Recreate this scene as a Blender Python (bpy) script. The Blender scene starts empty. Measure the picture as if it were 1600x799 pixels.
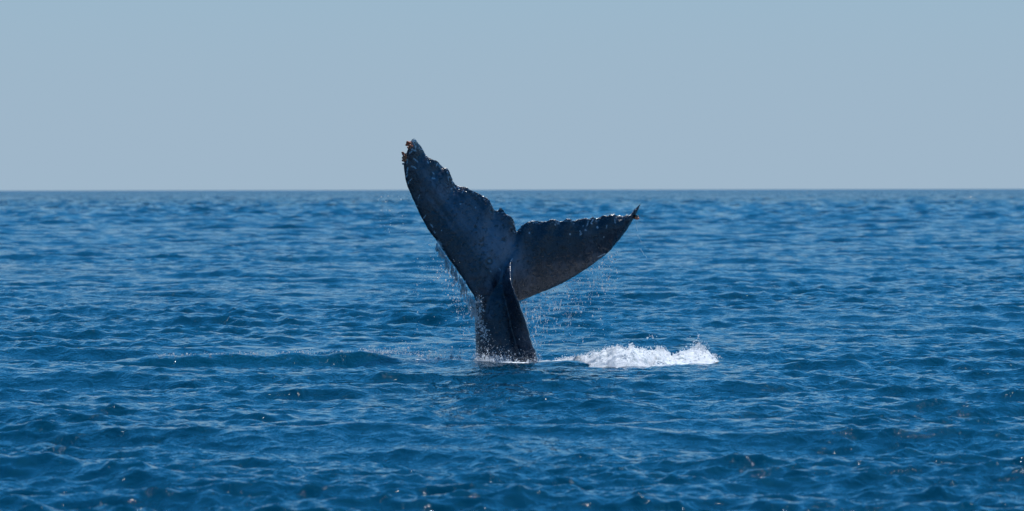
import bpy, bmesh, math, random
import numpy as np
from mathutils import Vector, Matrix

rng = np.random.default_rng(11)
random.seed(5)
S = bpy.context.scene
COL = S.collection
R = math.radians

# ------------------------------------------------------------------ camera
D = 76.0            # distance of the whale
CAMZ = 2.70         # eye height above mean water
HF = R(12.0)
FP = 800 / math.tan(HF / 2)          # focal length in photo pixels
PITCH = math.atan((399.5 - 296.6) / FP)
ROLL = R(0.10)
cam_d = bpy.data.cameras.new('camera')
cam = bpy.data.objects.new('camera', cam_d)
COL.objects.link(cam)
cam_d.sensor_width = 36
cam_d.angle = HF
cam_d.clip_start = 0.5
cam_d.clip_end = 80000
cam.location = (0, 0, CAMZ)
cam.rotation_euler = (Matrix.Rotation(R(90) - PITCH, 3, 'X') @ Matrix.Rotation(-ROLL, 3, 'Z')).to_euler()
cam_d.dof.use_dof = True
cam_d.dof.focus_distance = D
cam_d.dof.aperture_fstop = cam_d.lens / 1000 / 0.05
S.camera = cam

# ------------------------------------------------------------------ sky and sun
SUN_EL, SUN_AZ = R(62), R(28)     # azimuth from the view direction (+Y) towards the right (+X)
w = bpy.data.worlds.new('World')
S.world = w
w.use_nodes = True
nt = w.node_tree
nt.nodes.clear()
sky = nt.nodes.new('ShaderNodeTexSky')
sky.sky_type = 'NISHITA'
sky.sun_disc = False
sky.sun_elevation = SUN_EL
sky.sun_rotation = SUN_AZ
sky.altitude = 0
sky.air_density = 1.0
sky.dust_density = 0.6
sky.ozone_density = 3.0
tint = nt.nodes.new('ShaderNodeMix')
tint.data_type = 'RGBA'; tint.blend_type = 'MULTIPLY'
tint.inputs[0].default_value = 1.0
tint.inputs[7].default_value = (0.15, 0.99, 1.53, 1)
bg = nt.nodes.new('ShaderNodeBackground')
bg.inputs[1].default_value = 0.075
wo = nt.nodes.new('ShaderNodeOutputWorld')
nt.links.new(sky.outputs[0], tint.inputs[6])
# pale marine haze low in the sky, the same all round the horizon, thinning upwards
geo = nt.nodes.new('ShaderNodeTexCoord')
sep = nt.nodes.new('ShaderNodeSeparateXYZ'); nt.links.new(geo.outputs[0], sep.inputs[0])
ab = nt.nodes.new('ShaderNodeMath'); ab.operation = 'ABSOLUTE'; nt.links.new(sep.outputs[2], ab.inputs[0])
ml = nt.nodes.new('ShaderNodeMath'); ml.operation = 'MULTIPLY'; nt.links.new(ab.outputs[0], ml.inputs[0]); nt.links.new(ab.outputs[0], ml.inputs[1])
mk = nt.nodes.new('ShaderNodeMath'); mk.operation = 'MULTIPLY'; mk.inputs[1].default_value = -50.0; nt.links.new(ml.outputs[0], mk.inputs[0]); ml = mk
ex = nt.nodes.new('ShaderNodeMath'); ex.operation = 'EXPONENT'; nt.links.new(ml.outputs[0], ex.inputs[0])
hz = nt.nodes.new('ShaderNodeMix'); hz.data_type = 'RGBA'
nt.links.new(ex.outputs[0], hz.inputs[0]); nt.links.new(tint.outputs[2], hz.inputs[6])
hz.inputs[7].default_value = (0.348 / 0.075, 0.472 / 0.075, 0.592 / 0.075, 1)
nt.links.new(hz.outputs[2], bg.inputs[0])
nt.links.new(bg.outputs[0], wo.inputs[0])
sun_d = bpy.data.lights.new('sun', 'SUN')
sun_d.energy = 4.0
sun_d.angle = R(0.53)
sun_d.color = (1.0, 0.98, 0.95)
sun = bpy.data.objects.new('sun', sun_d)
COL.objects.link(sun)
sdir = Vector((math.sin(SUN_AZ) * math.cos(SUN_EL), math.cos(SUN_AZ) * math.cos(SUN_EL), math.sin(SUN_EL)))
sun.rotation_euler = sdir.to_track_quat('Z', 'Y').to_euler()

S.view_settings.view_transform = 'Standard'
S.view_settings.look = 'None'
S.view_settings.exposure = 0
S.view_settings.gamma = 1
S.render.engine = 'CYCLES'
S.cycles.use_denoising = True
S.cycles.denoiser = 'OPENIMAGEDENOISE'
S.cycles.denoising_prefilter = 'ACCURATE'
S.cycles.sample_clamp_indirect = 4
S.cycles.sample_clamp_direct = 20
S.cycles.max_bounces = 8
S.cycles.caustics_reflective = False
S.cycles.caustics_refractive = False

# ------------------------------------------------------------------ helpers
CB = cam.rotation_euler.to_matrix()
def at(px, py, Y):
    """point at world depth Y that lies on the line of sight measured in the photograph"""
    v = CB @ Vector(((px - 800) / FP, (399.5 - py) / FP, -1))
    return Vector((v.x, v.y, v.z)) * (Y / v.y) + Vector((0, 0, CAMZ))

def ats(px, py, Y):
    px = np.asarray(px, float); py = np.asarray(py, float); Y = np.asarray(Y, float)
    M = np.array(CB)
    v = np.stack([(px - 800) / FP, (399.5 - py) / FP, -np.ones_like(px)], -1) @ M.T
    return v * (Y / v[..., 1])[..., None] + np.array([0, 0, CAMZ])

def ss(x, a, b):
    t = np.clip((x - a) / (b - a), 0, 1)
    return t * t * (3 - 2 * t)

def mesh_np(name, V, F, smooth=True):
    V = np.asarray(V, np.float32); F = np.asarray(F, np.int32)
    me = bpy.data.meshes.new(name)
    me.vertices.add(len(V)); me.vertices.foreach_set('co', V.ravel())
    n, k = F.shape
    me.loops.add(n * k); me.loops.foreach_set('vertex_index', F.ravel())
    me.polygons.add(n)
    me.polygons.foreach_set('loop_start', np.arange(0, n * k, k, dtype=np.int32))
    me.polygons.foreach_set('loop_total', np.full(n, k, np.int32))
    me.update(calc_edges=True)
    me.polygons.foreach_set('use_smooth', np.full(n, smooth, bool))
    me.update()
    return me

def link(name, me, mat=None, parent=None):
    o = bpy.data.objects.new(name, me)
    COL.objects.link(o)
    if mat and me is not None and not me.materials: me.materials.append(mat)
    if parent: o.parent = parent
    return o

def tag(o, label=None, cat=None, group=None, kind=None):
    if label: o['label'] = label
    if cat: o['category'] = cat
    if group: o['group'] = group
    if kind: o['kind'] = kind
    return o

def add_attr(me, name, vals):
    a = me.attributes.new(name, 'FLOAT', 'POINT')
    a.data.foreach_set('value', np.asarray(vals, np.float32))

class NT:
    def __init__(s, name):
        s.m = bpy.data.materials.new(name); s.m.use_nodes = True
        s.t = s.m.node_tree; s.t.nodes.clear()
    def n(s, typ, ins=None, **kw):
        q = s.t.nodes.new(typ)
        for k, v in kw.items(): setattr(q, k, v)
        for k, v in (ins or {}).items():
            if isinstance(v, bpy.types.NodeSocket): s.t.links.new(v, q.inputs[k])
            else: q.inputs[k].default_value = v
        return q
    def math(s, op, a, b=0.0, c=None, clamp=False):
        i = {0: a, 1: b}
        if c is not None: i[2] = c
        return s.n('ShaderNodeMath', i, operation=op, use_clamp=clamp).outputs[0]
    def mix(s, f, a, b):
        return s.n('ShaderNodeMix', {0: f, 6: a, 7: b}, data_type='RGBA').outputs[2]
    def rng(s, v, a, b, c=0.0, d=1.0):
        return s.n('ShaderNodeMapRange', {0: v, 1: a, 2: b, 3: c, 4: d}).outputs[0]
    def attr(s, name): return s.n('ShaderNodeAttribute', attribute_name=name).outputs[2]

# value noise in numpy for shaping
_tab = rng.random((256, 256)).astype(np.float32) * 2 - 1
def vnoise(x, y, sc=1.0, o=0.0):
    x = np.asarray(x) * sc + o + 1000; y = np.asarray(y) * sc + o * 1.7 + 1000
    xi = np.floor(x).astype(int); yi = np.floor(y).astype(int)
    fx = x - xi; fy = y - yi
    fx = fx * fx * (3 - 2 * fx); fy = fy * fy * (3 - 2 * fy)
    g = lambda a, b: _tab[a % 256, b % 256]
    return (g(xi, yi) * (1 - fx) + g(xi + 1, yi) * fx) * (1 - fy) + (g(xi, yi + 1) * (1 - fx) + g(xi + 1, yi + 1) * fx) * fy
def fbm(x, y, sc, oct=4, o=0.0, g=0.5):
    r = 0; a = 1
    for i in range(oct):
        r = r + a * vnoise(x, y, sc * 2 ** i, o + i * 17.3); a *= g
    return r

# ------------------------------------------------------------------ materials
def water_material():
    m = NT('sea_water')
    tc = m.n('ShaderNodeTexCoord').outputs[3]
    mp = m.n('ShaderNodeMapping', {0: tc, 3: (1.0, 0.62, 1.0)}).outputs[0]
    n1 = m.n('ShaderNodeTexNoise', {0: mp, 2: 3.0, 3: 4.0, 4: 0.62, 8: 0.6}).outputs[0]
    n2 = m.n('ShaderNodeTexNoise', {0: mp, 2: 7.0, 3: 2.0, 4: 0.5, 8: 0.6}).outputs[0]
    n3 = m.n('ShaderNodeTexNoise', {0: mp, 2: 0.16, 3: 3.0}).outputs[0]
    gust = m.rng(n3, 0.35, 0.65, 0.55, 1.25)
    h = m.math('ADD', m.math('MULTIPLY', n1, 0.09), m.math('MULTIPLY', n2, 0.022))
    h = m.math('MULTIPLY', h, gust)
    bump = m.n('ShaderNodeBump', {0: 1.0, 1: 1.0, 'Height': h})
    # beyond the reach of the modelled wavelets each patch of sea still has its own tilt
    mp2 = m.n('ShaderNodeMapping', {0: tc, 3: (1.0, 0.35, 1.0)}).outputs[0]
    tl = m.n('ShaderNodeTexNoise', {0: mp2, 2: 0.35, 3: 5.0, 4: 0.7}).outputs[1]
    tl = m.n('ShaderNodeVectorMath', {0: tl, 1: (0.5, 0.5, 0.5)}, operation='SUBTRACT').outputs[0]
    tl = m.n('ShaderNodeVectorMath', {0: tl, 1: (2.8, 2.8, 0.0)}, operation='MULTIPLY').outputs[0]
    sc = m.n('ShaderNodeVectorMath', {0: tl, 3: m.attr('open_sea')}, operation='SCALE').outputs[0]
    nn = m.n('ShaderNodeVectorMath', {0: bump.outputs[0], 1: sc}, operation='ADD').outputs[0]
    bump = m.n('ShaderNodeVectorMath', {0: nn}, operation='NORMALIZE')
    foam = m.attr('foam')
    fn = m.n('ShaderNodeTexNoise', {0: tc, 2: 16.0, 3: 6.0, 4: 0.75}).outputs[0]
    ff = m.rng(m.math('ADD', foam, m.math('MULTIPLY', m.math('SUBTRACT', fn, 0.5), 1.9)), 0.42, 0.62)
    ff = m.math('MULTIPLY', ff, m.rng(foam, 0.0, 0.12))
    n4 = m.n('ShaderNodeTexNoise', {0: tc, 2: 0.05, 3: 2.0}).outputs[0]
    deep = m.mix(m.rng(n4, 0.35, 0.65), (0.0, 0.027, 0.056, 1), (0.0, 0.034, 0.069, 1))
    aer = m.attr('aerated')
    deep = m.mix(m.math('MULTIPLY', aer, 0.15), deep, (0.0, 0.095, 0.15, 1))
    col = m.mix(ff, deep, (0.82, 0.86, 0.88, 1))
    p = m.n('ShaderNodeBsdfPrincipled', {'Base Color': col, 'IOR': 1.333, 'Normal': bump.outputs[0],
            'Roughness': m.math('ADD', m.rng(ff, 0, 1, 0.026, 0.75), m.math('MULTIPLY', m.attr('unresolved'), 0.17)), 'Subsurface Weight': m.rng(ff, 0, 1, 1.0, 0.3), 'Subsurface Radius': (1, 1, 1), 'Subsurface Scale': 1.2})
    p.subsurface_method = 'BURLEY'
    o = m.n('ShaderNodeOutputMaterial', {0: p.outputs[0]})
    return m.m

def skin_material():
    m = NT('wet_whale_skin')
    tc = m.n('ShaderNodeTexCoord').outputs[3]
    scar, pit, pale = m.attr('scar'), m.attr('pit'), m.attr('pale')
    n1 = m.n('ShaderNodeTexNoise', {0: tc, 2: 2.5, 3: 6.0, 4: 0.65}).outputs[0]
    n2 = m.n('ShaderNodeTexNoise', {0: tc, 2: 14.0, 3: 5.0, 4: 0.7}).outputs[0]
    n3 = m.n('ShaderNodeTexNoise', {0: tc, 2: 60.0, 3: 3.0, 4: 0.6}).outputs[0]
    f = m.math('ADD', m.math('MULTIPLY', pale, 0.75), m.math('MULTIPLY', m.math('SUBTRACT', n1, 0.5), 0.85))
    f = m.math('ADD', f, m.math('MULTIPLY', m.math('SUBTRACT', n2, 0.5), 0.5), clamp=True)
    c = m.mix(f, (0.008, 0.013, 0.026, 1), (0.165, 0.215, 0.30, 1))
    c = m.mix(m.math('MULTIPLY', m.rng(n2, 0.56, 0.72), 0.18), c, (0.055, 0.085, 0.135, 1))
    c = m.mix(m.math('MULTIPLY', pit, 0.85), c, (0.002, 0.003, 0.007, 1))
    c = m.mix(scar, c, (0.62, 0.68, 0.75, 1))
    hgt = m.math('ADD', m.math('MULTIPLY', n2, 0.012), m.math('MULTIPLY', n3, 0.004))
    hgt = m.math('ADD', hgt, m.math('MULTIPLY', pit, -0.006))
    bump = m.n('ShaderNodeBump', {0: 0.9, 1: 1.0, 'Height': hgt}).outputs[0]
    p = m.n('ShaderNodeBsdfPrincipled', {'Base Color': c, 'Roughness': m.rng(n2, 0.3, 0.7, 0.18, 0.42),
            'IOR': 1.36, 'Normal': bump, 'Coat Weight': 1.0, 'Coat Roughness': 0.22, 'Coat IOR': 1.45, 'Coat Normal': bump})
    m.n('ShaderNodeOutputMaterial', {0: p.outputs[0]})
    return m.m

def foam_material():
    m = NT('white_foam')
    tc = m.n('ShaderNodeTexCoord').outputs[3]
    n1 = m.n('ShaderNodeTexNoise', {0: tc, 2: 9.0, 3: 6.0, 4: 0.7}).outputs[0]
    c = m.mix(m.rng(n1, 0.34, 0.50), (0.42, 0.50, 0.52, 1), (0.93, 0.94, 0.95, 1))
    n2 = m.n('ShaderNodeTexNoise', {0: tc, 2: 45.0, 3: 4.0, 4: 0.7}).outputs[0]
    bump = m.n('ShaderNodeBump', {0: 0.8, 1: 0.03, 'Height': n2}).outputs[0]
    p = m.n('ShaderNodeBsdfPrincipled', {'Base Color': c, 'Roughness': 0.45, 'IOR': 1.33, 'Normal': bump,
        'Subsurface Weight': 0.8, 'Subsurface Radius': (1, 1, 1), 'Subsurface Scale': 0.25})
    m.n('ShaderNodeOutputMaterial', {0: p.outputs[0]})
    return m.m

def drop_material(name, white):
    m = NT(name)
    p = m.n('ShaderNodeBsdfPrincipled', {'Base Color': (0.9, 0.93, 0.95, 1), 'Roughness': 0.08, 'IOR': 1.33,
            'Transmission Weight': 1.0})
    tr = m.n('ShaderNodeBsdfTranslucent', {0: (0.95, 0.96, 0.97, 1)})
    di = m.n('ShaderNodeBsdfDiffuse', {0: (0.95, 0.96, 0.97, 1)})
    m1 = m.n('ShaderNodeMixShader', {0: 0.35, 1: tr.outputs[0], 2: di.outputs[0]})
    mx = m.n('ShaderNodeMixShader', {0: white, 1: p.outputs[0], 2: m1.outputs[0]})
    m.n('ShaderNodeOutputMaterial', {0: mx.outputs[0]})
    return m.m

def barnacle_material(name, a, b):
    m = NT(name)
    tc = m.n('ShaderNodeTexCoord').outputs[3]
    n1 = m.n('ShaderNodeTexNoise', {0: tc, 2: 35.0, 3: 4.0}).outputs[0]
    c = m.mix(m.rng(n1, 0.35, 0.65), a, b)
    bump = m.n('ShaderNodeBump', {0: 0.8, 1: 0.01, 'Height': n1}).outputs[0]
    p = m.n('ShaderNodeBsdfPrincipled', {'Base Color': c, 'Roughness': 0.4, 'Normal': bump})
    m.n('ShaderNodeOutputMaterial', {0: p.outputs[0]})
    return m.m

M_WATER = water_material()
M_SKIN = skin_material()
M_FOAM = foam_material()
M_DROP = drop_material('water_drop', 0.75)
M_SPRAY = drop_material('white_spray', 0.9)
M_BARN = barnacle_material('orange_barnacle', (0.50, 0.10, 0.03, 1), (0.88, 0.30, 0.15, 1))
M_BARN2 = barnacle_material('grey_barnacle', (0.05, 0.05, 0.05, 1), (0.45, 0.42, 0.38, 1))

# ------------------------------------------------------------------ water: one sheet out to the horizon
def ridge_h(x):
    px = 800 + x * 101.5
    return np.interp(px, [60, 160, 235, 350, 480, 560, 620, 690, 745, 800, 850, 888, 930, 1000, 1150],
                     [0, .05, .13, .18, .19, .155, .12, .09, .055, .045, .06, .07, .03, .03, 0])
def build_water():
    # radial rows: fine where the photograph shows single wavelets, coarser further out
    rs = [1.0]
    while rs[-1] < 38: rs.append(rs[-1] + max(0.35, 0.5 * (1 - rs[-1] / 50)))
    r = 38.0
    while r < 30000:
        rs.append(r); r += 0.052 * (r / 40) ** 1.2
    rs.append(60000.0)
    rs = np.array(rs, np.float64)
    dr = np.gradient(rs)
    half = R(8.2)
    NC = 520
    core = np.linspace(-half, half, NC)
    out = half + (np.pi - half) * (np.arange(1, 25) / 24.0) ** 2.2
    th = np.concatenate([-out[::-1], core, out[:-1]])      # seam closes on itself
    dth = np.abs(np.gradient(th))
    RR, TT = np.meshgrid(rs, th, indexing='ij')
    X0 = (RR * np.sin(TT)).astype(np.float32).ravel(); Y0 = (RR * np.cos(TT)).astype(np.float32).ravel()
    DR = np.repeat(dr, len(th)).astype(np.float32)
    DX = (RR * dth[None, :]).astype(np.float32).ravel()
    # wave components
    g = np.random.default_rng(23)
    W = []
    N = 190
    for i in range(N):
        lam = 0.18 * (9.0 / 0.18) ** ((i + g.random()) / N)
        k = 2 * np.pi / lam
        spread = 0.5 if lam > 1.3 else 0.85
        d = R(-105) + g.normal(0, spread)
        s = 0.0265 * np.exp(0.25 * g.normal())
        s *= 1.0 / (1 + (lam / 1.6) ** 1.5 * 0.5) ** 0.75
        W.append((lam, k * np.cos(d), k * np.sin(d), s / k, g.random() * 2 * np.pi, 0.8))
    for lam, d, a in [(17, -98, .03), (24, -80, .035), (31, -120, .04), (14, -60, .02), (44, -95, .04)]:
        k = 2 * np.pi / lam
        W.append((lam, k * np.cos(R(d)), k * np.sin(R(d)), a, g.random() * 6.28, 0.8))
    n = len(X0)
    Z = np.zeros(n, np.float32); OX = np.zeros(n, np.float32); OY = np.zeros(n, np.float32)
    CH = 150000
    calm_c = np.array([0.2, D - 0.6])
    for c0 in range(0, n, CH):
        sl = slice(c0, min(n, c0 + CH))
        x = X0[sl]; y = Y0[sl]; drr = DR[sl]; dxx = DX[sl]
        calm = np.exp(-(((x + 0.9) / 6.0) ** 2 + ((y - (D - 1.5)) / 4.0) ** 2) ** 1.5)
        far = ss(np.hypot(x, y), 110, 600)
        patch = 1.0 + 0.45 * vnoise(x, y * 0.7, 0.13, 3.0) + 0.25 * vnoise(x, y * 0.6, 0.45, 9.0)
        z = np.zeros_like(x); ox = np.zeros_like(x); oy = np.zeros_like(x)
        rowmin = drr.min(); 
        for lam, kx, ky, a, ph, q in W:
            if lam < 0.8 * rowmin: continue
            ns = np.minimum(2 * np.pi / (abs(kx) * dxx + 1e-6), 2 * np.pi / (abs(ky) * drr + 1e-6))
            wgt = ss(ns, 0.9, 2.6) if lam > 0.8 else ss(ns, 1.8, 3.6)
            if lam < 1.0: wgt = wgt * 1.2
            if lam > 2.2: wgt = wgt * (1 + (1.9 if lam < 12 else 1.0) * far)
            if lam > 1.6: wgt = wgt * (1 - 0.85 * calm)
            elif lam < 2.0: wgt = wgt * patch
            p = kx * x + ky * y + np.float32(ph)
            kk = math.hypot(kx, ky)
            aw = a * wgt
            z += aw * np.cos(p)
            sp = aw * np.sin(p) * q
            ox -= sp * (kx / kk); oy -= sp * (ky / kk)
        Z[sl] = z; OX[sl] = ox; OY[sl] = oy
    # ridge of water pushed up beside the tail
    RH = ridge_h(X0)
    yc = D - 1.15 + 0.12 * vnoise(X0, X0 * 0, 0.9, 4) - 0.35 * ss(X0, 0.3, 1.6)
    dy = Y0 - yc
    prof = np.where(dy < 0, np.exp(-(dy / 0.36) ** 2), np.exp(-(np.abs(dy) / 1.1) ** 1.6))
    Z += RH * prof * (0.97 + 0.06 * vnoise(X0, Y0, 1.3, 2) + 0.05 * vnoise(X0, Y0, 4.1, 5))
    # slight suction bowl right round the tail and mound under the white water
    Z -= 0.03 * np.exp(-((X0 + 0.1) ** 2 + (Y0 - D) ** 2) / 0.8)
    V = np.stack([X0 + OX, Y0 + OY, Z], 1)
    # foam cover
    foam = np.zeros(n, np.float32)
    near = np.where((np.abs(X0) < 8) & (Y0 > 70) & (Y0 < 81))[0]
    x = X0[near]; y = Y0[near]; f = np.zeros(len(near))
    # ring round the tail
    ex = (x + 0.08) / 0.62; ey = (y - D + 0.05) / 0.75
    rr = np.sqrt(ex ** 2 + ey ** 2)
    f = np.maximum(f, 1.1 * np.exp(-((rr - 1.0) / 0.38) ** 2))
    # thin line behind the ridge crest, left of the tail
    dyl = y - (D - 0.98)
    fl = np.exp(-(dyl / 0.22) ** 2) * (0.62 * ss(x, -2.2, -1.0) * (1 - ss(x, -0.3, 0.1)) + 0.0 * ss(x, -5.2, -4.6) * (1 - ss(x, -3.6, -2.9)) + 0.25 * ss(x, -3.2, -2.9) * (1 - ss(x, -2.2, -1.8)))
    f = np.maximum(f, fl)
    # the white water patch
    px = 800 + x * 100.5
    hw = np.interp(px, [836, 860, 900, 950, 1010, 1060, 1110, 1126], [.15, .25, .5, 1.05, 1.1, .8, .5, 0])
    cy = np.interp(px, [836, 900, 960, 1040, 1120], [76.0, 75.9, 75.2, 75.2, 75.8])
    f = np.maximum(f, np.where((px > 836) & (px < 1126), 0.62 * (1 - ss(np.abs(y - cy) / (hw + 1e-3), 0.6, 1.35)), 0))
    foam[near] = f * (1 + 0.35 * vnoise(x, y, 2.2, 6))
    aer = np.zeros(n, np.float32)
    aer[near] = np.clip(np.exp(-((x - 1.0) / 2.2) ** 2 - ((y - D - 0.7) / 1.8) ** 2) * 0.6 + 0.7 * (RH[near] > 0.02) * np.exp(-((y - yc[near] + 0.2) / 0.35) ** 2) * ridge_h(x) / 0.2, 0, 1)
    NR, NT_ = len(rs), len(th)
    idx = np.arange(NR * NT_).reshape(NR, NT_)
    nxt = np.roll(idx, -1, axis=1)
    F = np.stack([idx[:-1], nxt[:-1], nxt[1:], idx[1:]], -1).reshape(-1, 4)
    F = F[:, ::-1]
    me = mesh_np('water', V, F)
    add_attr(me, 'foam', foam); add_attr(me, 'aerated', aer); add_attr(me, 'unresolved', ss(np.log(np.hypot(X0, Y0) + 1), math.log(350), math.log(4500)))
    add_attr(me, 'open_sea', ss(np.hypot(X0, Y0), 120, 1100))
    # close the small disc under the camera
    o = link('water', me, M_WATER)
    tag(o, kind='structure')
    return V, foam, (rs, th)
WV, WF, WG = build_water()
_core = (np.abs(WV[:, 0]) < 12) & (WV[:, 1] > 60) & (WV[:, 1] < 90)
_grid = {}
for vx, vy, vz in WV[_core]:
    key = (int(vx * 12), int(vy * 6))
    if vz > _grid.get(key, -9): _grid[key] = vz
def wz(x, y): return _grid.get((int(x * 12), int(y * 6)), 0.0)

# ------------------------------------------------------------------ the whale's tail
LT = [(807,362),(805,352),(803,342),(799,338),(792,334),(789,331),(786,326),(782,323),(780,324),(778,328),(774,328),(771,324),(768,318),(767,315),(764,311),(757,307),(751,303),(744,299),(736,296),(729,292),(722,291),(717,290),(712,288),(709,283),(706,275),(703,267),(699,262),(694,261),(690,257),(686,253),(683,250),(678,249),(673,247),(669,244),(665,240),(662,234),(659,228),(655,225),(652,220),(649,217),(646,215.5)]
LL = [(752,545),(747,520),(744.5,500),(743.5,485),(742,472),(740,463),(735,455),(728,443),(721,433),(714,423),(706,411),(698,400),(690,388),(682,377),(675,368),(668,358),(661,346),(656,336),(651,325),(645,312),(640,300),(636,290),(633,280),(631,268),(630.5,258),(631.5,250),(634,240),(637,231),(641,223),(643,217.5),(646,215.5)]
RT = [(807,362),(811,357),(816,352),(822,348),(830,344),(838,343.5),(846,345),(855,345),(862,342),(868,342),(873,345),(880,345),(885,341),(892,341),(897,344),(903,342),(910,341),(915,340),(921,341.5),(927,338),(931,341),(935,340),(940,337),(945,336),(949,337),(955,334.5),(960,334),(964,336.5),(968,335),(973,338.5),(979,335),(982,337),(986,333),(990,328),(995,323),(1001,318.5)]
RL = [(752,530),(772,500),(790,478),(800,475),(813,470),(830,464),(850,456),(870,447),(885,440),(900,432),(912,424),(925,415),(938,405),(948,397),(955,391),(962,382),(969,373),(976,364),(982,355),(987,347),(992,340),(996,333),(999,325),(1001,318.5)]

def resamp(P, n):
    P = np.array(P, float)
    s = np.concatenate([[0], np.cumsum(np.hypot(*np.diff(P, axis=0).T))]); s /= s[-1]
    q = np.linspace(0, 1, n)
    return np.stack([np.interp(q, s, P[:, 0]), np.interp(q, s, P[:, 1])], 1)

def lobe(Lc, Tc, ymid, thick, ns=170, nt_=56):
    """closed shell between a leading edge (t=0) and a trailing edge (t=1)"""
    L = resamp(Lc, ns); T = resamp(Tc, ns)
    s = np.linspace(0, 1, ns)[:, None]
    u = np.linspace(0, 1, nt_); t = (1 - np.cos(u * np.pi)) / 2; t = (t * 0.6 + u * 0.4)[None, :]
    px = L[:, 0:1] * (1 - t) + T[:, 0:1] * t; py = L[:, 1:2] * (1 - t) + T[:, 1:2] * t
    prof = np.sqrt(np.clip(t, 0, 1)) * 2.3 * (1 - t) ** 0.85 / 1.35          # fat round leading edge, fine trailing edge
    th = thick(s) * prof + 0.012 * np.sqrt(np.clip(4 * t * (1 - t) * 4, 0, 1))
    ym = ymid(s, t)
    V = np.concatenate([ats(px, py, ym - th / 2 + D).reshape(-1, 3), ats(px, py, ym + th / 2 + D).reshape(-1, 3)])
    i = np.arange(ns * nt_).reshape(ns, nt_); off = ns * nt_
    a = np.stack([i[:-1, :-1], i[1:, :-1], i[1:, 1:], i[:-1, 1:]], -1).reshape(-1, 4)
    F = [a, a[:, ::-1] + off]
    def strip(e):
        return np.stack([e[:-1], e[1:], e[1:] + off, e[:-1] + off], -1)
    F += [strip(i[0, :]), strip(i[:, -1]), strip(i[-1, ::-1]), strip(i[::-1, 0])]
    return V, np.concatenate(F)

def loft(rings):
    n = len(rings[0]); V = np.concatenate(rings); F = []
    for r in range(len(rings) - 1):
        for j in range(n):
            F.append((r * n + j, r * n + (j + 1) % n, (r + 1) * n + (j + 1) % n, (r + 1) * n + j))
    c0 = len(V); V = np.concatenate([V, rings[0].mean(0)[None], rings[-1].mean(0)[None]])
    for j in range(n):
        F.append((c0, (j + 1) % n, j, c0)); b = (len(rings) - 1) * n
        F.append((c0 + 1, b + j, b + (j + 1) % n, c0 + 1))
    return V, F

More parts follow.
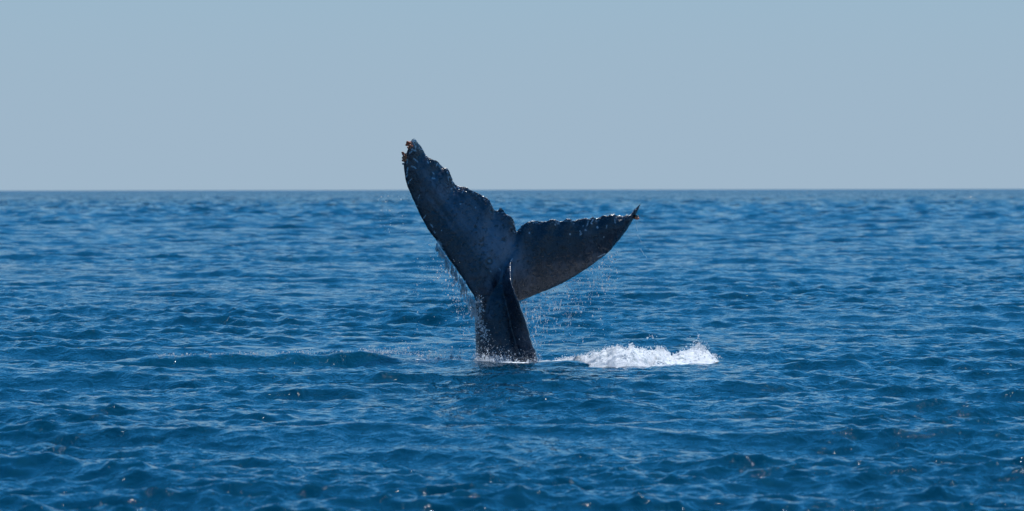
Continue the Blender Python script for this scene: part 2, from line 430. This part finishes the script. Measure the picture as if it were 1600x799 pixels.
def build_whale():
    bm = bmesh.new()
    def put(V, F):
        vs = [bm.verts.new(v) for v in V]
        for f in F:
            f = list(dict.fromkeys(int(k) for k in f))
            if len(f) > 2:
                try: bm.faces.new([vs[k] for k in f])
                except ValueError: pass
    # left lobe leans towards the camera at its tip, with a cupped face; its trailing edge bends back
    put(*lobe(LL, LT,
        lambda s, t: -0.55 * s ** 1.3 + 0.42 * (t - 0.35) * (1 - 0.5 * s) + 0.05 * np.sin(t * 3.1) * (1 - s) + 0.10 * s * (t - 0.5) ** 2 + 0.02 * np.sin(s * 37) * t ** 3,
        lambda s: 0.26 * (1 - s) ** 0.75 + 0.05))
    # right lobe recedes from the camera, face turned a little downwards
    put(*lobe(RL, RT,
        lambda s, t: 0.12 + 0.95 * s ** 1.1 - 0.07 * (t - 0.4) + 0.22 * t * (1 - s) ** 2 - 0.06 * np.sin(t * 3.1) + 0.02 * np.sin(s * 41) * t ** 3,
        lambda s: 0.22 * (1 - s) ** 0.8 + 0.04))
    # tail stock: a tapering oval trunk going down under water
    rows = [(384, 801, 6, .015, .20), (400, 796, 9, .025, .20), (412, 788, 14, .03, .17), (428, 780, 22, .06, .13), (448, 774, 28, .10, .08), (470, 772, 30, .15, .03), (495, 773, 31, .19, .0), (520, 776, 33.5, .23, .0),
            (545, 780, 37, .27, .0), (575, 786, 42.5, .31, .0), (620, 797, 52, .38, 0), (700, 815, 68, .52, 0)]
    a = np.linspace(0, 2 * np.pi, 40, endpoint=False)
    put(*loft([ats(cx + hw * np.cos(a), py + 0 * a, D + y0 + dep * np.sin(a)) for py, cx, hw, dep, y0 in rows]))
    # the keel: a ridge that stands out towards the camera and to the right
    keel = [(404, 799, 2, .11), (415, 798.5, 5, .01), (428, 798, 8, -.12), (440, 799.5, 12, -.24), (450, 803, 15, -.32), (462, 807, 18, -.38), (472, 811.5, 20, -.42), (486, 816.5, 23, -.44), (496, 820.5, 25, -.45), (512, 824.5, 27, -.46),
            (519, 827.5, 28, -.46), (526, 828.5, 28, -.46), (533, 831, 29, -.46), (540, 833, 30, -.46), (547, 837, 31, -.46), (553, 838, 32, -.46), (568, 843, 34, -.46), (600, 853, 38, -.48), (700, 880, 50, -.55)]
    rings = []
    for py, rx, wd, y0 in keel:
        # blade section: tip at (rx, y0), broad root buried in the trunk
        q = [(-0.06, 0.0), (-0.2, 0.0), (-0.5, 0.20), (-0.9, 0.50), (-1.25, 0.78), (-1.9, 0.98), (-1.2, 1.15), (-0.5, 0.9), (-0.12, 0.5), (0.0, 0.16)]
        dep = abs(y0) + 0.06
        pxs = np.array([rx + wd * k[0] * 0.9 for k in q]); ys = np.array([y0 + dep * k[1] for k in q])
        rings.append(ats(pxs, py + 0 * pxs, D + ys))
    put(*loft(rings))
    bmesh.ops.recalc_face_normals(bm, faces=bm.faces)
    me = bpy.data.meshes.new('raw'); bm.to_mesh(me); bm.free()
    o = bpy.data.objects.new('raw', me); COL.objects.link(o)
    md = o.modifiers.new('r', 'REMESH'); md.mode = 'VOXEL'; md.voxel_size = 0.0125
    md.use_smooth_shade = True
    sm = o.modifiers.new('s', 'SMOOTH'); sm.factor = 0.5; sm.iterations = 4
    dg = bpy.context.evaluated_depsgraph_get()
    me2 = bpy.data.meshes.new_from_object(o.evaluated_get(dg))
    bpy.data.objects.remove(o); bpy.data.meshes.remove(me)
    me2.name = 'humpback_whale'
    n = len(me2.vertices)
    co = np.empty(n * 3, np.float32); me2.vertices.foreach_get('co', co); co = co.reshape(-1, 3)
    no = np.empty(n * 3, np.float32); me2.vertices.foreach_get('normal', no); no = no.reshape(-1, 3)
    # map coordinates on the tail: a 1 cm grid in the plane it faces us with
    M = np.array(CB); rel = (co - np.array([0, 0, CAMZ])) @ M
    qx = 800 + FP * rel[:, 0] / -rel[:, 2]; qy = 399.5 - FP * rel[:, 1] / -rel[:, 2]
    # skin relief: low lumps plus rough little knobs along the trailing edge
    lum = fbm(qx, qy, 0.05, 4, 1.0) * 0.006 + fbm(qx + co[:, 1] * 60, qy, 0.22, 2, 5.0) * 0.0025
    co = co + no * lum[:, None].astype(np.float32)
    # barnacle scars and scratches in the skin
    seg = [(647,248,653,253,1.1),(668,252,669.5,255,1.5),(684,255,681.5,260,1.2),(676,270,678,272,1.5),(675,279,679,279,1.5),(643,260,646,261,1.3),(647,261,650,264,1.3),(637,262,636,271,1.5),
           (634,277,637,273,1.0),(640,283,643,280,1.0),(638,284,638,287,.8),(654,309,656,305,.9),(706,295,705.5,295.5,1.5),(716,293,718,296,1.6),(719,319,720,319,1.4),(743,324,743,324.5,1.2),
           (724,298,722,302,.8),(710,292,712,294,1.4),(699,268,700,272,1.0),(700,276,701,282,.8),(644,234,650,236,1.9),(640,240,644,237,1.5),(645,219,648,226,1.2),(649,228,650,232,1.4),(637,250,636,256,1.2),
           (651,321,652,322,1.2),(662,341,665,337,1.0),(673,351,676,355,1.2),(678,362,680,364,1.2),(672,365,674,368,1.2),(684,378,690,387,3.6),(694,392,696,396,1.2),(690,360,690,361,.8),
           (697,398,700,403,1.6),(703,408,705,411,1.4),(702,411,706,409,1),(660,346,661,348,.9),
           (839.5,347,840,348,1.2),(827,364,827.5,365,1.2),(867,351,867.5,352,1.2),(890.5,366,891,367,1.8),(906,361,909,366,1.0),(906.5,366,907,367,1.5),(914.5,360,915.5,361,1.4),(919,347,917,353,.9),(927,343,923,349,.9),
           (933,355,934,356,2.0),(924,349,924.5,350,1.4),(911,353,911.5,354,1.0),(960,343,961,349,.9),(948,352,947.5,357,.8),(944,370,943.5,371,.9),(934,402,945,397,.9),
           (780,420,782,422,1.2),(797,409,801,404,1.0),(735,458,739,466,1.6),(766,424,767,425,.8)]
    scar = np.zeros(n); jag = 0.35 * fbm(qx, qy, 0.8, 2, 21)
    for x0, y0, x1, y1, wd in seg:
        dx, dy = x1 - x0, y1 - y0; L2 = dx * dx + dy * dy + 1e-6
        t = np.clip(((qx - x0) * dx + (qy - y0) * dy) / L2, 0, 1)
        d = np.hypot(qx - x0 - t * dx, qy - y0 - t * dy)
        scar = np.maximum(scar, (1 - ss(d + jag * wd, wd * 0.2, wd * 0.9)) * 0.8)
    # rough pale nicks along both trailing edges
    def edge_d(P):
        P = np.array(P, float); best = np.full(n, 99.0)
        for (x0, y0), (x1, y1) in zip(P[:-1], P[1:]):
            dx, dy = x1 - x0, y1 - y0; L2 = dx * dx + dy * dy + 1e-6
            t = np.clip(((qx - x0) * dx + (qy - y0) * dy) / L2, 0, 1)
            best = np.minimum(best, np.hypot(qx - x0 - t * dx, qy - y0 - t * dy))
        return best
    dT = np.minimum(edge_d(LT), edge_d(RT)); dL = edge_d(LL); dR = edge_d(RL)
    nick = ss(fbm(qx, qy, 0.45, 2, 8.0), 0.35, 0.8) * (1 - ss(dT, 2, 9)) * 0.55
    scar = np.maximum(scar, nick)
    pit = np.zeros(n)
    r1 = np.hypot(qx - 764.5, qy - 408.5); pit = np.maximum(pit, np.exp(-((r1 - 4.2) / 1.7) ** 2)); scar = np.maximum(scar, 0.35 * np.exp(-(r1 / 1.6) ** 2))
    for cx, cy, rad in [(741,355,1.8),(742.5,355,3),(745,364,1.2),(751,377,1.6),(749,382,1.6),(752,398,2),(750,405,2.4),(750,412,2.2),(768,392,1.5),(787,375,2),(846,394,4),(850,391,3),(853,396,2.5),(844,397,2.5),(858,399,2),(863,396,2.4),(866,393,2),
                        (880,389,4),(884,392,3),(876,388,2.5),(870,382,2),(886,395,2),(834,393,2),(833,398,1.6),(835,405,1.8),(836,413,2.2),(839,414,1.4),(826,402,1.8),(824,409,1.4),(848,402,1.5),(849,416,1.6),(862,421,1.6),
                        (818,405,1),(825,422,1.4),(786,352,1.4),(888,402,2),(893,398,1.6),(901,386,2),(912,383,2),(905,402,2)]:
        rr = np.hypot(qx - cx, qy - cy) + 1.5 * fbm(qx, qy, 0.35, 3, 3)
        pit = np.maximum(pit, 1 - ss(rr, rad * 0.5, rad * 1.2))
    pit = np.maximum(pit, ss(fbm(qx, qy, 0.22, 3, 12.0), 0.62, 0.95) * 0.8)
    # painted sheen: left lobe's middle and root lighter; right lobe's shade painted in
    def blob(cx, cy, ax, bx, ang):
        c, s_ = math.cos(R(ang)), math.sin(R(ang)); u = (qx - cx) * c + (qy - cy) * s_; v = -(qx - cx) * s_ + (qy - cy) * c
        return np.exp(-(u / ax) ** 2 - (v / bx) ** 2)
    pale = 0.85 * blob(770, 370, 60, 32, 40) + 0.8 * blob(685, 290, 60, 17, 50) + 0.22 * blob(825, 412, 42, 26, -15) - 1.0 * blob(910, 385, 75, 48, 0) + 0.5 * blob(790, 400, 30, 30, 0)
    pale += 0.45 * blob(762, 460, 10, 26, 0) + 0.4 * blob(762, 510, 10, 36, 0) + 0.25 * blob(815, 530, 12, 30, -15)  # the stock's lit front, painted as lighter skin
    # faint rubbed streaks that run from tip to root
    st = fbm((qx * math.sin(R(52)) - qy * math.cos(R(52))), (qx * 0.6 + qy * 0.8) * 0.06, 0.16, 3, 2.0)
    pale += 0.22 * st * (qx < 800) - 0.55 * (1 - ss(dL, 6, 26)) - 0.2 * (1 - ss(dR, 2, 9)) - 0.25 * (1 - ss(dT, 2, 12))  # shade of the rounded leading edges painted dark; trailing edges darker too
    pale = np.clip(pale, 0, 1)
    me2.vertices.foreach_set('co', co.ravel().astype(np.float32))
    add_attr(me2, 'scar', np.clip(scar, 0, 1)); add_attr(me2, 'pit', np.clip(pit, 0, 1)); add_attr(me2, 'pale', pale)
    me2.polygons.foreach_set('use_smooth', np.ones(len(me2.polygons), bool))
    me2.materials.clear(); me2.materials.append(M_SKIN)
    root = bpy.data.objects.new('humpback_whale', None); COL.objects.link(root)
    root.location = (-0.1, D, 0); root.empty_display_size = 0.5
    me2.name = 'tail'; me2.transform(Matrix.Translation((0.1, -D, 0)))
    link('tail', me2, parent=root)
    o = root
    tag(o, 'dark humpback whale tail with ragged flukes raised upright out of the blue sea', 'whale')
    return o, co
whale, WCO = build_whale()

# barnacles: little clustered stalked shells, each its own part
def barnacle_mesh(seed, mat):
    r = random.Random(seed)
    bm = bmesh.new()
    prof = [(0.35, 0.0), (0.5, 0.25), (0.95, 0.6), (1.0, 0.85), (0.72, 1.12), (0.3, 1.2)]
    rings = []
    for k, (rad, z) in enumerate(prof):
        rings.append([bm.verts.new((rad * math.cos(a) * (1 + 0.18 * ((j % 2) * 2 - 1) * (k > 1)) + 0.1 * z * z, rad * math.sin(a), z * 1.25 + r.uniform(-.05, .05))) for j, a in enumerate([i * math.tau / 8 for i in range(8)])])
    for a, b in zip(rings[:-1], rings[1:]):
        for j in range(8): bm.faces.new((a[j], a[(j + 1) % 8], b[(j + 1) % 8], b[j]))
    bm.faces.new(rings[0][::-1]); c = bm.verts.new((0.15, 0, 1.05))
    for j in range(8): bm.faces.new((rings[-1][j], rings[-1][(j + 1) % 8], c))
    me = bpy.data.meshes.new('barnacle'); bm.to_mesh(me); bm.free()
    for p in me.polygons: p.use_smooth = True
    me.materials.append(mat); return me
BM_ = [barnacle_mesh(1, M_BARN), barnacle_mesh(2, M_BARN), barnacle_mesh(3, M_BARN2)]
def nearest_y(px, py):
    p = at(px, py, D); i = np.argmin(np.abs(WCO[:, 0] - p.x) + np.abs(WCO[:, 2] - p.z)); return float(WCO[i, 1])
def barnacles(cx, cy, sx, sy, n, out, grey=0.3, size=2.6):
    """one tight cluster of stalked shells, rooted in the skin"""
    r = random.Random(int(cx)); yy = nearest_y(cx, cy)
    c = at(cx, cy, yy); bm = bmesh.new()
    for i in range(n):
        k = 2 if r.random() < grey else r.randint(0, 1)
        dx, dy = r.gauss(0, sx), r.gauss(0, sy)
        s = size / 100 * r.uniform(0.7, 1.25)
        p = at(cx + dx, cy + dy, yy + r.uniform(-.06, .03)) - c
        d = Vector((out[0] + r.uniform(-.7, .7), -0.55 + r.uniform(-.5, .3), out[1] + r.uniform(-.7, .7)))
        T = Matrix.Translation(p) @ d.to_track_quat('Z', 'Y').to_matrix().to_4x4() @ Matrix.Diagonal((s * .62, s * .62, s * 1.5, 1))
        n0, f0 = len(bm.verts), len(bm.faces)
        bm.from_mesh(BM_[k]); bm.verts.ensure_lookup_table(); bm.faces.ensure_lookup_table()
        for v in bm.verts[n0:]: v.co = T @ v.co
        for f in bm.faces[f0:]: f.material_index = 1 if k == 2 else 0; f.smooth = True
    me = bpy.data.meshes.new('barnacle_cluster'); bm.to_mesh(me); bm.free()
    me.materials.append(M_BARN); me.materials.append(M_BARN2)
    o = link('barnacle_cluster', me, parent=whale)
    o.location = c - whale.location
barnacles(642.5, 227, 1.9, 1.7, 26, (-.8, .4), 0.1)
barnacles(635, 246, 1.2, 3.6, 26, (-1, 0), 0.3)
barnacles(991.5, 341.5, 1.0, 2.0, 14, (1, -.2), 0.2, 2.2)

# ------------------------------------------------------------------ spray
_ico = bmesh.new(); bmesh.ops.create_icosphere(_ico, subdivisions=1, radius=1)
IV = np.array([v.co[:] for v in _ico.verts]); IF = np.array([[v.index for v in f.verts] for f in _ico.faces]); _ico.free()
def drops(name, P, rad, stretch, mat, dirs=None, seed=0):
    """many drops as one mesh; stretch along a per-drop direction"""
    g = np.random.default_rng(seed); P = np.asarray(P); n = len(P)
    rad = np.broadcast_to(rad, n); stretch = np.broadcast_to(stretch, n)
    if dirs is None: dirs = np.tile([0, 0, 1.0], (n, 1)) + g.normal(0, .12, (n, 3))
    dirs = dirs / np.linalg.norm(dirs, axis=1)[:, None]
    base = IV[None] * (1 + 0.22 * g.normal(size=(n, len(IV), 1)))
    al = (base * dirs[:, None, :]).sum(-1, keepdims=True) * dirs[:, None, :]
    V = (base + al * (stretch[:, None, None] - 1)) * rad[:, None, None] + P[:, None, :]
    F = IF[None] + (np.arange(n) * len(IV))[:, None, None]
    return link(name, mesh_np(name, V.reshape(-1, 3), F.reshape(-1, 3)), mat)

def along(P, n, g, jitter):
    P = np.array(P, float); s = np.concatenate([[0], np.cumsum(np.hypot(*np.diff(P[:, :2], axis=0).T))])
    q = g.random(n) * s[-1]
    return np.stack([np.interp(q, s, P[:, k]) for k in range(P.shape[1])], 1) + g.normal(0, 1, (n, P.shape[1])) * jitter

g = np.random.default_rng(3)
# water streaming off the leading edge of the left lobe
A = along([(684,384,0),(695,400,0),(708,418,0),(720,436,0),(732,455,0),(741,474,0),(747,490,0)], 1500, g, [0, 0, .03])
nst = 58
sa = along([(684,384,0),(695,400,0),(708,418,0),(720,436,0),(732,455,0),(741,474,0),(746,486,0)], nst, g, [.6, .8, .04])
sid = np.repeat(np.arange(nst), 26)[:1500]
A = sa[sid] + g.normal(0, 1, (1500, 3)) * [.5, .8, .012]
fl = g.random(1500) * (g.uniform(.25, 1, nst) * np.interp(sa[:, 1], [384, 420, 460, 490], [8, 20, 28, 22]))[sid]
off = np.abs(g.normal(0, 1, len(A))); wid = np.interp(A[:, 1], [384, 420, 460, 490], [2.0, 5.0, 7.0, 8.0])
yl = np.interp(A[:, 1], [380, 440, 490], [-.45, -.30, -.22])
P1 = ats(A[:, 0] + .5 - fl * g.uniform(-.05, .22, nst)[sid], A[:, 1] + 1 + fl, D + yl + A[:, 2])
r1 = g.lognormal(-5.2, .5, len(A)); s1 = 1 + 3.0 * g.random(len(A))
dr1 = np.tile([.1, 0, -1.0], (len(A), 1)) + g.normal(0, .2, (len(A), 3))
# loose drops under the edge, and falling down the front of the stock
B = along([(690,400),(705,430),(722,460),(735,495),(740,520)], 420, g, [9, 14])
P2 = ats(B[:, 0] - 4, B[:, 1] + 6, D - .3 + g.normal(0, .15, len(B)))
C_ = along([(745,466),(751,480),(748,495),(749,508),(755,520),(762,530)], 420, g, [3.6, 5])
P3 = ats(C_[:, 0], C_[:, 1], D - .42 + g.normal(0, .05, len(C_)))
PP = np.concatenate([P1, P2, P3])
o = drops('falling_water', PP, np.concatenate([r1, g.lognormal(-5.3, .45, len(B)), g.lognormal(-5.35, .5, len(C_))]),
          np.concatenate([s1, 1 + .6 * g.random(len(B)), 1 + .8 * g.random(len(C_))]), M_SPRAY,
          np.concatenate([dr1, g.normal(0, 1, (len(B) + len(C_), 3))]), 1)
tag(o, 'white sheet of water and drops pouring off the lower edge of the left fluke', 'water drops', kind='stuff')

# beads and strings of drops under the right lobe
pts, rad, stc = [], [], []
for i in range(100):
    px0 = 815 + 140 * g.random() ** 1.5
    top = np.interp(px0, [813, 850, 900, 955], [472, 458, 434, 396])
    L = g.uniform(4, 22) * np.interp(px0, [813, 900, 960], [1.3, 1.0, .9]); st = top + g.uniform(0, 70) * (px0 < 900) + g.uniform(0, 45) * (px0 >= 900)
    k = int(L / 1.9); lean = g.uniform(-.25, .3); yy = D + .25 + g.uniform(-.2, .5)
    for j in range(k):
        f = j / k
        pts.append(ats(px0 + lean * L * f + g.normal(0, .5), st + f * L + g.normal(0, .4), yy)); rad.append(g.lognormal(-5.55, .45)); stc.append(g.uniform(1, 2.8))
n2 = 900
bx = 815 + 150 * g.random(n2) ** 1.4; by = np.interp(bx, [813, 850, 900, 965], [472, 458, 434, 390]) + g.exponential(45, n2)
ok = by < 556
pts += list(ats(bx[ok], by[ok], D + .3 + g.normal(0, .3, ok.sum()))); rad += list(g.lognormal(-5.45, .45, ok.sum())); stc += list(1 + g.random(ok.sum()))
for (x0, y0, x1, y1) in [(993, 347, 996, 361), (997, 368, 1002, 378), (1001, 390, 1010, 402)]:
    for j in range(9):
        f = j / 8; pts.append(ats(x0 + (x1 - x0) * f + g.normal(0, .3), y0 + (y1 - y0) * f, D + .95)); rad.append(g.uniform(.002, .0045)); stc.append(2.0)
o = drops('falling_drops', np.array(pts), np.array(rad), np.array(stc), M_DROP, None, 2)
tag(o, 'strings of small bright drops falling below the right fluke', 'water drops', kind='stuff')

# loose drops in the air left of the flukes
lx = np.concatenate([g.uniform(590, 640, 30), g.uniform(640, 720, 70)]); ly = np.concatenate([g.uniform(300, 380, 30), g.uniform(400, 530, 70)])
o = drops('flying_drops', ats(lx, ly, D - .3 + g.normal(0, .4, 100)), g.lognormal(-5.2, .45, 100), 1.0, M_DROP, None, 3)
tag(o, 'scattered tiny drops in the air left of the raised fluke', 'water drops', kind='stuff')

# spray at the foot of the tail and along the ridge crest
pts, rad = [], []
for i in range(2600):
    x = g.uniform(560, 848) if g.random() < .55 else g.uniform(738, 800)
    wy = np.interp(x, [560, 620, 690, 745, 800, 845], [549, 552, 560, 567, 571, 567])
    up = g.exponential(np.interp(x, [560, 640, 700, 750, 800, 848], [2, 6, 8, 9, 6, 3]))
    pts.append(ats(x, wy + 1.5 - up, D - .75 + g.uniform(-.25, .35))); rad.append(g.lognormal(-5.55, .5))
for i in range(900):
    x = g.uniform(738, 812); wy = np.interp(x, [738, 760, 785, 812], [565, 570, 573, 571])
    pts.append(ats(x, wy + 2 - g.exponential(2.6) * (1 + .8 * math.sin(x * .5)), D - .85 + g.uniform(-.12, .12))); rad.append(g.lognormal(-4.95, .45))
for i in range(2200):
    x = 848 - abs(g.normal(0, 1)) * 75; wy = np.interp(x, [560, 620, 690, 745, 800, 845], [549, 552, 560, 567, 571, 567])
    pts.append(ats(x, wy - g.exponential(7.5), D - .6 + g.uniform(-.3, .4))); rad.append(g.lognormal(-6.3, .3))
for cx, hgt, k in [(705, 20, 22), (752, 10, 30), (760, 16, 40), (769, 9, 26), (776, 15, 40), (785, 11, 30), (740, 9, 24), (793, 8, 24), (716, 9, 14)]:
    for j in range(k * 2):
        f = g.random() ** 1.3; wy = np.interp(cx, [690, 745, 800], [561, 569, 572])
        pts.append(ats(cx + g.normal(0, 1.0) + (f * 3) * g.uniform(-1, 1.4), wy - f * hgt, D - .75)); rad.append(g.lognormal(-5.1, .4) * (1.15 - .5 * f))
flecks = g.uniform(240, 610, 26)
for i in range(520):
    x = g.choice(flecks) + g.normal(0, 6) if i % 3 else g.uniform(290, 600)
    wy = np.interp(x, [235, 300, 350, 480, 560, 620], [553, 552.5, 551, 548, 549, 552])
    pts.append(ats(x, wy + 4.5 - abs(g.normal(0, 2.4)), D - 1.05 + g.uniform(-.2, .35))); rad.append(g.lognormal(-5.2, .45))
o = drops('foot_spray', np.array(pts), np.array(rad), 1.2, M_SPRAY, None, 4)
tag(o, 'fine white spray at the foot of the tail and along the low wave crest to its left', 'spray', kind='stuff')

# the white water thrown up right of the tail
TOPX = np.array([838, 841, 850, 858, 872, 885, 900, 924, 948, 958, 968, 976, 980, 985, 988, 992, 1000, 1012, 1022, 1030, 1036, 1043, 1050, 1060, 1076, 1084, 1090, 1094, 1099, 1108, 1114, 1121])
TOPY = np.array([569, 568, 562.5, 564, 563, 560, 558, 552, 547, 543, 541, 544, 546, 540, 538, 543, 546.5, 548.5, 546, 543, 547, 549, 557, 552, 548, 544, 541, 543, 545, 549, 555, 563])
BOTX = np.array([838, 860, 886, 908, 940, 976, 1000, 1020, 1050, 1080, 1100, 1121])
BOTY = np.array([571, 568, 567.5, 573, 575.5, 577, 575, 572, 567, 567, 568, 563])
def foam_mound():
    nx, ny = 380, 90
    px = np.linspace(838, 1121, nx)
    ty = np.interp(px, TOPX, TOPY) + fbm(px, px * 0, .25, 3, 3) * 1.1; by = np.interp(px, BOTX, BOTY) + fbm(px, px * 0, .08, 2, 7) * .35
    # front foot on the water, crest line, back foot
    Yf = np.minimum(FP * CAMZ / (by - 296.6), 75.7) ; Yc = Yf + 1.1 ; Yb = Yc + 0.9
    ft = ats(px, by, Yf); cr = ats(px, ty, Yc); bk = cr.copy(); bk[:, 1] = Yb; bk[:, 2] = -0.1
    v = np.linspace(0, 1, ny)
    V = np.zeros((nx, ny, 3))
    for j, t in enumerate(v):
        if t < .62:
            q = t / .62; h = 1 - (1 - q) ** 1.35
            V[:, j, 0] = ft[:, 0] * (1 - q) + cr[:, 0] * q; V[:, j, 1] = ft[:, 1] * (1 - q) + cr[:, 1] * q
            V[:, j, 2] = (ft[:, 2] - .03) * (1 - h) + cr[:, 2] * h
        else:
            q = (t - .62) / .38; h = q ** 1.6
            V[:, j] = cr * (1 - q) + bk * q; V[:, j, 2] = cr[:, 2] * (1 - h) + bk[:, 2] * h
    X, Y = V[..., 0], V[..., 1]
    ed = np.sin(np.pi * np.clip(v, 0, 1))[None] ** .5
    b = np.abs(fbm(X, Y * 2.2, 3.0, 3, 4)) * .04 + np.abs(fbm(X * .8, Y * 1.8, 8.0, 3, 1)) * .018 + fbm(X, Y, 26, 2, 2) * .004
    V[..., 2] += (b - .035) * ed * np.interp(px, [838, 870, 950, 1100, 1121], [.15, .5, 1, 1, .3])[:, None]
    V[..., 1] += fbm(X + 9, Y, 8, 3, 6) * .05
    V[..., 0] += fbm(X, Y + 9, 10, 3, 9) * .025
    i = np.arange(nx * ny).reshape(nx, ny)
    F = np.stack([i[:-1, :-1], i[1:, :-1], i[1:, 1:], i[:-1, 1:]], -1).reshape(-1, 4)
    top = V[:, int(.62 * ny)]
    return V.reshape(-1, 3), F, V
MV, MF, MG = foam_mound()
o = link('white_water', mesh_np('white_water', MV, MF), M_FOAM)
tag(o, 'foaming mound of white water on the sea just right of the tail', 'splash', kind='stuff')
# froth lumps over it and flecks thrown off its crest
nb = 900
ii = g.integers(0, MG.shape[0], nb); jj = (g.beta(2.2, 1.8, nb) * 70).astype(int)
P = MG[ii, jj] + g.normal(0, .012, (nb, 3)); P[:, 2] += np.abs(g.normal(0, .008, nb))
rd = g.lognormal(-4.9, .4, nb) * np.interp(P[:, 0], [.4, 1.0, 1.5], [.45, .7, 1])
i2 = g.integers(40, MG.shape[0], 800); P2 = MG[i2, 55] + g.normal(0, .02, (800, 3)); P2[:, 2] += g.exponential(.013, 800)
pts = []; rr = []
for px, top, base, wd, k in [(1091, 520, 545, 1.6, 24), (1086, 532, 546, 3, 30), (1099, 538, 548, 3, 30), (987, 537, 548, 3, 50), (1031, 541, 548, 3, 40), (1083, 524, 540, 6, 8), (1020, 523, 530, 6, 10), (1118, 552, 560, 5, 26), (1096, 533, 548, 5, 40), (968, 539, 546, 5, 30), (955, 541, 548, 5, 20)]:
    for j in range(k):
        f = g.random(); pts.append(ats(px + g.normal(0, wd * (1 - .5 * f)), base + (top - base) * f, 75.4 + g.normal(0, .08))); rr.append(g.lognormal(-4.9, .4) * (1.1 - .5 * f))
o = drops('froth', np.concatenate([P, P2, pts]), np.concatenate([rd, g.lognormal(-5.4, .5, 800), rr]), 1.15, M_SPRAY, None, 6)
tag(o, 'froth and flecks flying off the crest of the white splash right of the tail', 'splash', kind='stuff')
